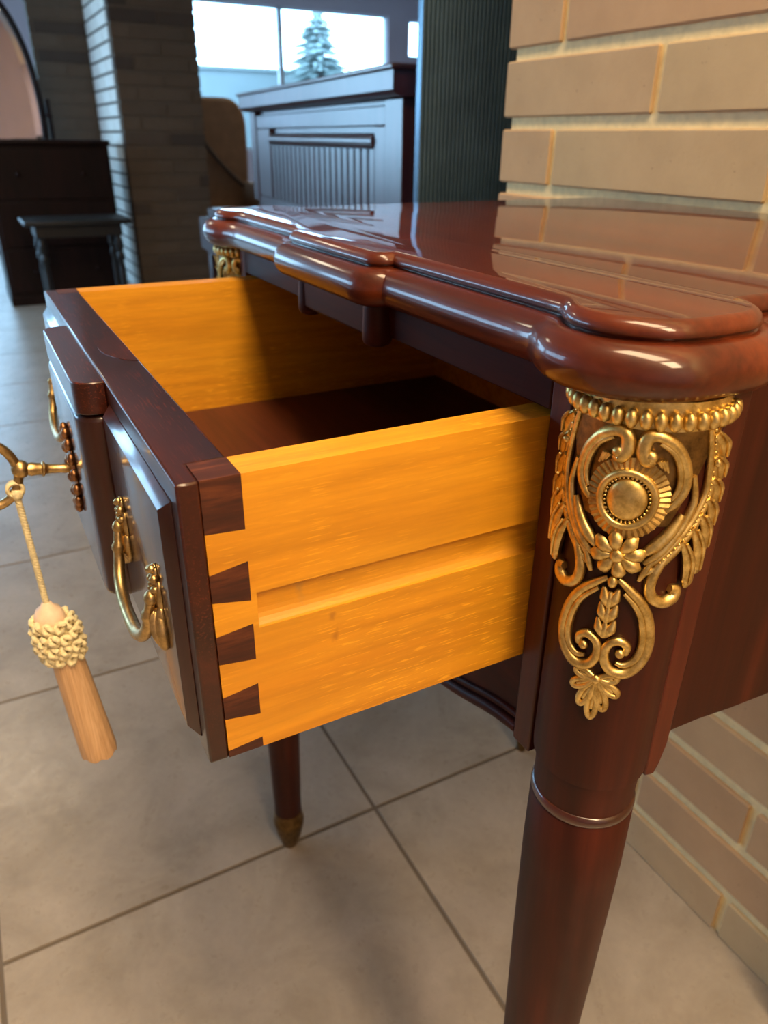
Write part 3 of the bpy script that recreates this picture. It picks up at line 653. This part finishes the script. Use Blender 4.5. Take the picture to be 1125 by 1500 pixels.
# upright piano
PA = Vector((.907, 1.65)); PE = Vector((.136, 1.477)).normalized(); PN = Vector((PE.y, -PE.x))   # PN points into the piano (to the wall side)
def pf(q): v = PA + PE * q.x + PN * q.y; return Vector((v.x, v.y, q.z))
piano = thing('upright_piano', (pf(Vector((.74, .3, 0))).x, pf(Vector((.74, .3, 0))).y, 0), 'dark mahogany upright piano with a slatted front panel under the window', 'piano')
def pb(*b): return MB().box(*b).xform(pf)
pb(.02, 1.46, .05, .58, .06, 1.088).build('case', M['piano_wood'], piano, bevel=.004)
pb(-.012, 1.492, -.012, .60, 1.138, 1.150).build('lid', M['piano_wood'], piano, bevel=.004)
cor = MB().prism([(-.004, 1.138), (-.004, 1.100), (.004, 1.092), (.016, 1.088), (.06, 1.086), (.06, 1.138)], 0, .0, 1.48); cor.xform(pf); cor.build('cornice', M['piano_wood'], piano)
for a, b_ in ((.02, .125), (1.385, 1.46)): pb(a, b_, .030, .055, .78, 1.086).build('pilaster', M['piano_wood'], piano, bevel=.003)
for (a, b_, z0, z1) in ((.13, 1.38, 1.030, 1.074), (.13, .20, .80, 1.030), (1.20, 1.38, .80, 1.030), (.13, 1.38, .76, .80)):
    pb(a, b_, .034, .056, z0, z1).build('panel_frame', M['piano_wood'], piano, bevel=.003)
rl = MB().tube([(.205, .046, .995), (1.195, .046, .995)], .0200, 16); rl.xform(pf); rl.build('roller', M['piano_wood'], piano, smooth=60)
pm = MB(); x = .206
while x < 1.19:
    pm.box(x, x + .034, .036, .0505, .80, .982); x += .0495
pm.box(.20, 1.20, .0505, .056, .80, 1.03); pm.xform(pf); pm.build('slatted_panel', M['piano_wood'], piano)
pb(.02, 1.46, -.20, .06, .60, .72).build('key_bed', M['piano_wood'], piano, bevel=.006); pb(.06, 1.42, -.17, .05, .72, .755).build('fallboard', M['piano_wood'], piano, bevel=.008)
for a in (.03, 1.39): pb(a, a + .06, -.18, -.12, 0.0, .60).build('front_leg', M['piano_wood'], piano, bevel=.006)
pb(.02, 1.46, -.005, .06, 0.0, .08).build('plinth', M['piano_wood'], piano)
# dark chest on the far left
chest = thing('chest', (.57, 5.70, 0), 'low dark wooden chest against the brick at far left', 'chest')
MB().box(.205, .935, 5.47, 5.97, .05, .945).build('body', M['far_wood'], chest, bevel=.006)
MB().box(.195, .948, 5.45, 5.98, .945, .975).build('top', M['far_wood'], chest, bevel=.010)
MB().box(.20, .94, 5.46, 5.975, 0, .06).build('plinth', M['far_wood'], chest, bevel=.004)
for z0, z1 in ((.08, .345), (.36, .625), (.64, .925)):
    d = MB().box(.225, .915, 5.461, 5.475, z0, z1).build('drawer', M['far_wood'], chest, bevel=.004)
    for xx in (.38, .76): MB().ell((xx, 5.452, (z0 + z1) / 2), ((.014, 0, 0), (0, .012, 0), (0, 0, .014)), 12, 8).build('knob', M['far_wood'], d, smooth=60)
# small black table in front of the chest
st = thing('occasional_table', (.585, 4.82, 0), 'small black table with turned legs standing before the dark chest', 'table')
MB().box(.305, .875, 4.66, 5.02, .555, .580).build('top', M['stool'], st, bevel=.009, bseg=3)
MB().box(.36, .82, 4.71, 4.97, .49, .555).build('frieze', M['stool'], st, bevel=.003)
tp = [(.018, .555), (.018, .50), (.013, .49), (.020, .465), (.024, .44), (.020, .415), (.014, .405), (.022, .385), (.022, .36), (.014, .35), (.018, .30), (.016, .12), (.012, .06), (.018, .04), (.010, 0)]
for xx in (.385, .795):
    for yy in (4.73, 4.95): MB().lathe(tp, (xx, yy), 16).build('leg', M['stool'], st, smooth=45)
# oval cheval mirror behind the chest
cm = thing('cheval_mirror', (.40, 6.330, 0), 'tall oval mirror in a dark frame behind the chest', 'mirror')
MR0 = Vector((.395, 6.330, 0)); MRM = Matrix.Rotation(math.radians(-20), 3, 'Z')
def mr(q): return MR0 + MRM @ (q - MR0)
CZ = 1.12; CXm = .395
def oval(a, b, y, n=64): return [(CXm + a * math.cos(2 * pi * i / n), y, CZ + b * math.sin(2 * pi * i / n)) for i in range(n)]
MB().tube(oval(.285, .725, 6.320), .021, 10, closed=True, up=lambda P: Vector((0, 1, 0))).xform(mr).build('frame', M['far_wood'], cm, smooth=60)
gl = MB().rings([oval(.268, .708, 6.325), oval(.225, .665, 6.317)], cap=False); n = 64
gl.f.append(tuple(64 + i for i in range(64))); gl.v += [(x, 6.332, z) for x, y, z in gl.v[:64]]; gl.f.append(tuple(128 + i for i in range(63, -1, -1)))
gl.f += [(i, (i + 1) % 64, 128 + (i + 1) % 64, 128 + i) for i in range(64)]
gl.xform(mr); gl.build('glass', M['mirror'], cm, smooth=4)
for s in (-1, 1):
    MB().tube([(CXm + s * .325, 6.340, .10), (CXm + s * .325, 6.340, 1.22)], .016, 10).xform(mr).build('post', M['far_wood'], cm, smooth=60)
    MB().tube([(CXm + s * .325, 6.260, .012), (CXm + s * .325, 6.290, .07), (CXm + s * .325, 6.340, .11), (CXm + s * .325, 6.390, .07), (CXm + s * .325, 6.420, .012)], .014, 8).xform(mr).build('foot', M['far_wood'], cm, smooth=60)
    MB().tube([(CXm + s * .345, 6.335, 1.12), (CXm + s * .298, 6.325, 1.12)], .010, 8).xform(mr).build('pivot', M['far_wood'], cm, smooth=60)
MB().tube([(CXm - .325, 6.340, .22), (CXm + .325, 6.340, .22)], .013, 8).xform(mr).build('stretcher', M['far_wood'], cm, smooth=60)
# tan high-backed armchair past the pier
ch = thing('armchair', (1.90, 6.88, 0), 'tan upholstered high-back chair between the pier and the piano', 'chair')
prof_b = [(1.66, .42)] + [(1.66, 1.04)] + [(1.80 - .14 * math.cos(a), 1.16 + .135 * math.sin(a)) for a in [pi / 2 * q / 6 for q in range(7)]] + [(2.16 + .17 * math.sin(a), 1.09 + .205 * math.cos(a)) for a in [pi / 2 * q / 6 for q in range(7)]] + [(2.33, .80), (2.31, .42)]
MB().prism(prof_b, 1, 6.840, 6.980).build('backrest', M['leather'], ch, bevel=.03, bseg=4)
MB().tube(smoothpath([Vector((1.86, 6.825, 1.08)), Vector((1.96, 6.820, .94)), Vector((2.09, 6.820, .78)), Vector((2.26, 6.825, .62))], 5), .018, 8).build('diagonal_line', M['leather_dark'], ch, smooth=60)  # thin dark line running diagonally over the backrest
MB().box(1.68, 2.31, 6.440, 6.860, .30, .46).build('seat', M['leather'], ch, bevel=.04, bseg=4)
for s, xx in ((0, 1.645), (1, 2.26)): MB().box(xx, xx + .08, 6.420, 6.880, .26, .66).build('arm', M['leather'], ch, bevel=.03, bseg=4)
for xx in (1.72, 2.28):
    for yy in (6.480, 6.920): MB().lathe([(.022, .31), (.020, .12), (.014, 0)], (xx, yy), 12).build('leg', M['far_wood'], ch, smooth=40)

# ------------------------------------------------------------------ outside the window
struct(MB().box(-30, 40, 9.3, 60, -.25, -.10), 'ground_outside', M['ground'])
struct(MB().box(-30, -3.9, -30, 9.3, -.25, -.10), 'ground_left', M['ground'])
gwall = MB().box(-2, 9.5, 14.0, 14.3, -.1, 2.00).box(-2.03, 9.53, 13.96, 14.34, 2.00, 2.05)
tag(gwall.build('garden_wall', M['render']), 'pale blue rendered garden wall outside the far window', 'wall')
tree = thing('conifer', (5.72, 13.0, -.1), 'single conifer tree standing outside the far window', 'tree')
MB().lathe([(.10, -.1), (.07, 1.2), (.02, 2.6)], (5.72, 13.0), 10).build('trunk', M['bark'], tree, smooth=50)
fo = MB(); rt = random.Random(11)
for lv in range(26):
    zz = .7 + 2.05 * lv / 25; rad = .80 * (1 - lv / 25) ** .62 + .10
    for q in range(20):
        a = 2 * pi * rt.random(); L = rad * rt.uniform(.65, 1.15); dz = -.16 * L + rt.uniform(-.04, .04)
        p0 = Vector((5.72, 13.0, zz)); p1 = p0 + Vector((L * math.cos(a), L * math.sin(a), dz))
        fo.tube([p0, (p0 + p1) / 2 + Vector((0, 0, .02)), p1], [.015, .05 + .05 * L, .008], 5, flat=.5)
fo.build('foliage', M['leaf'], tree)
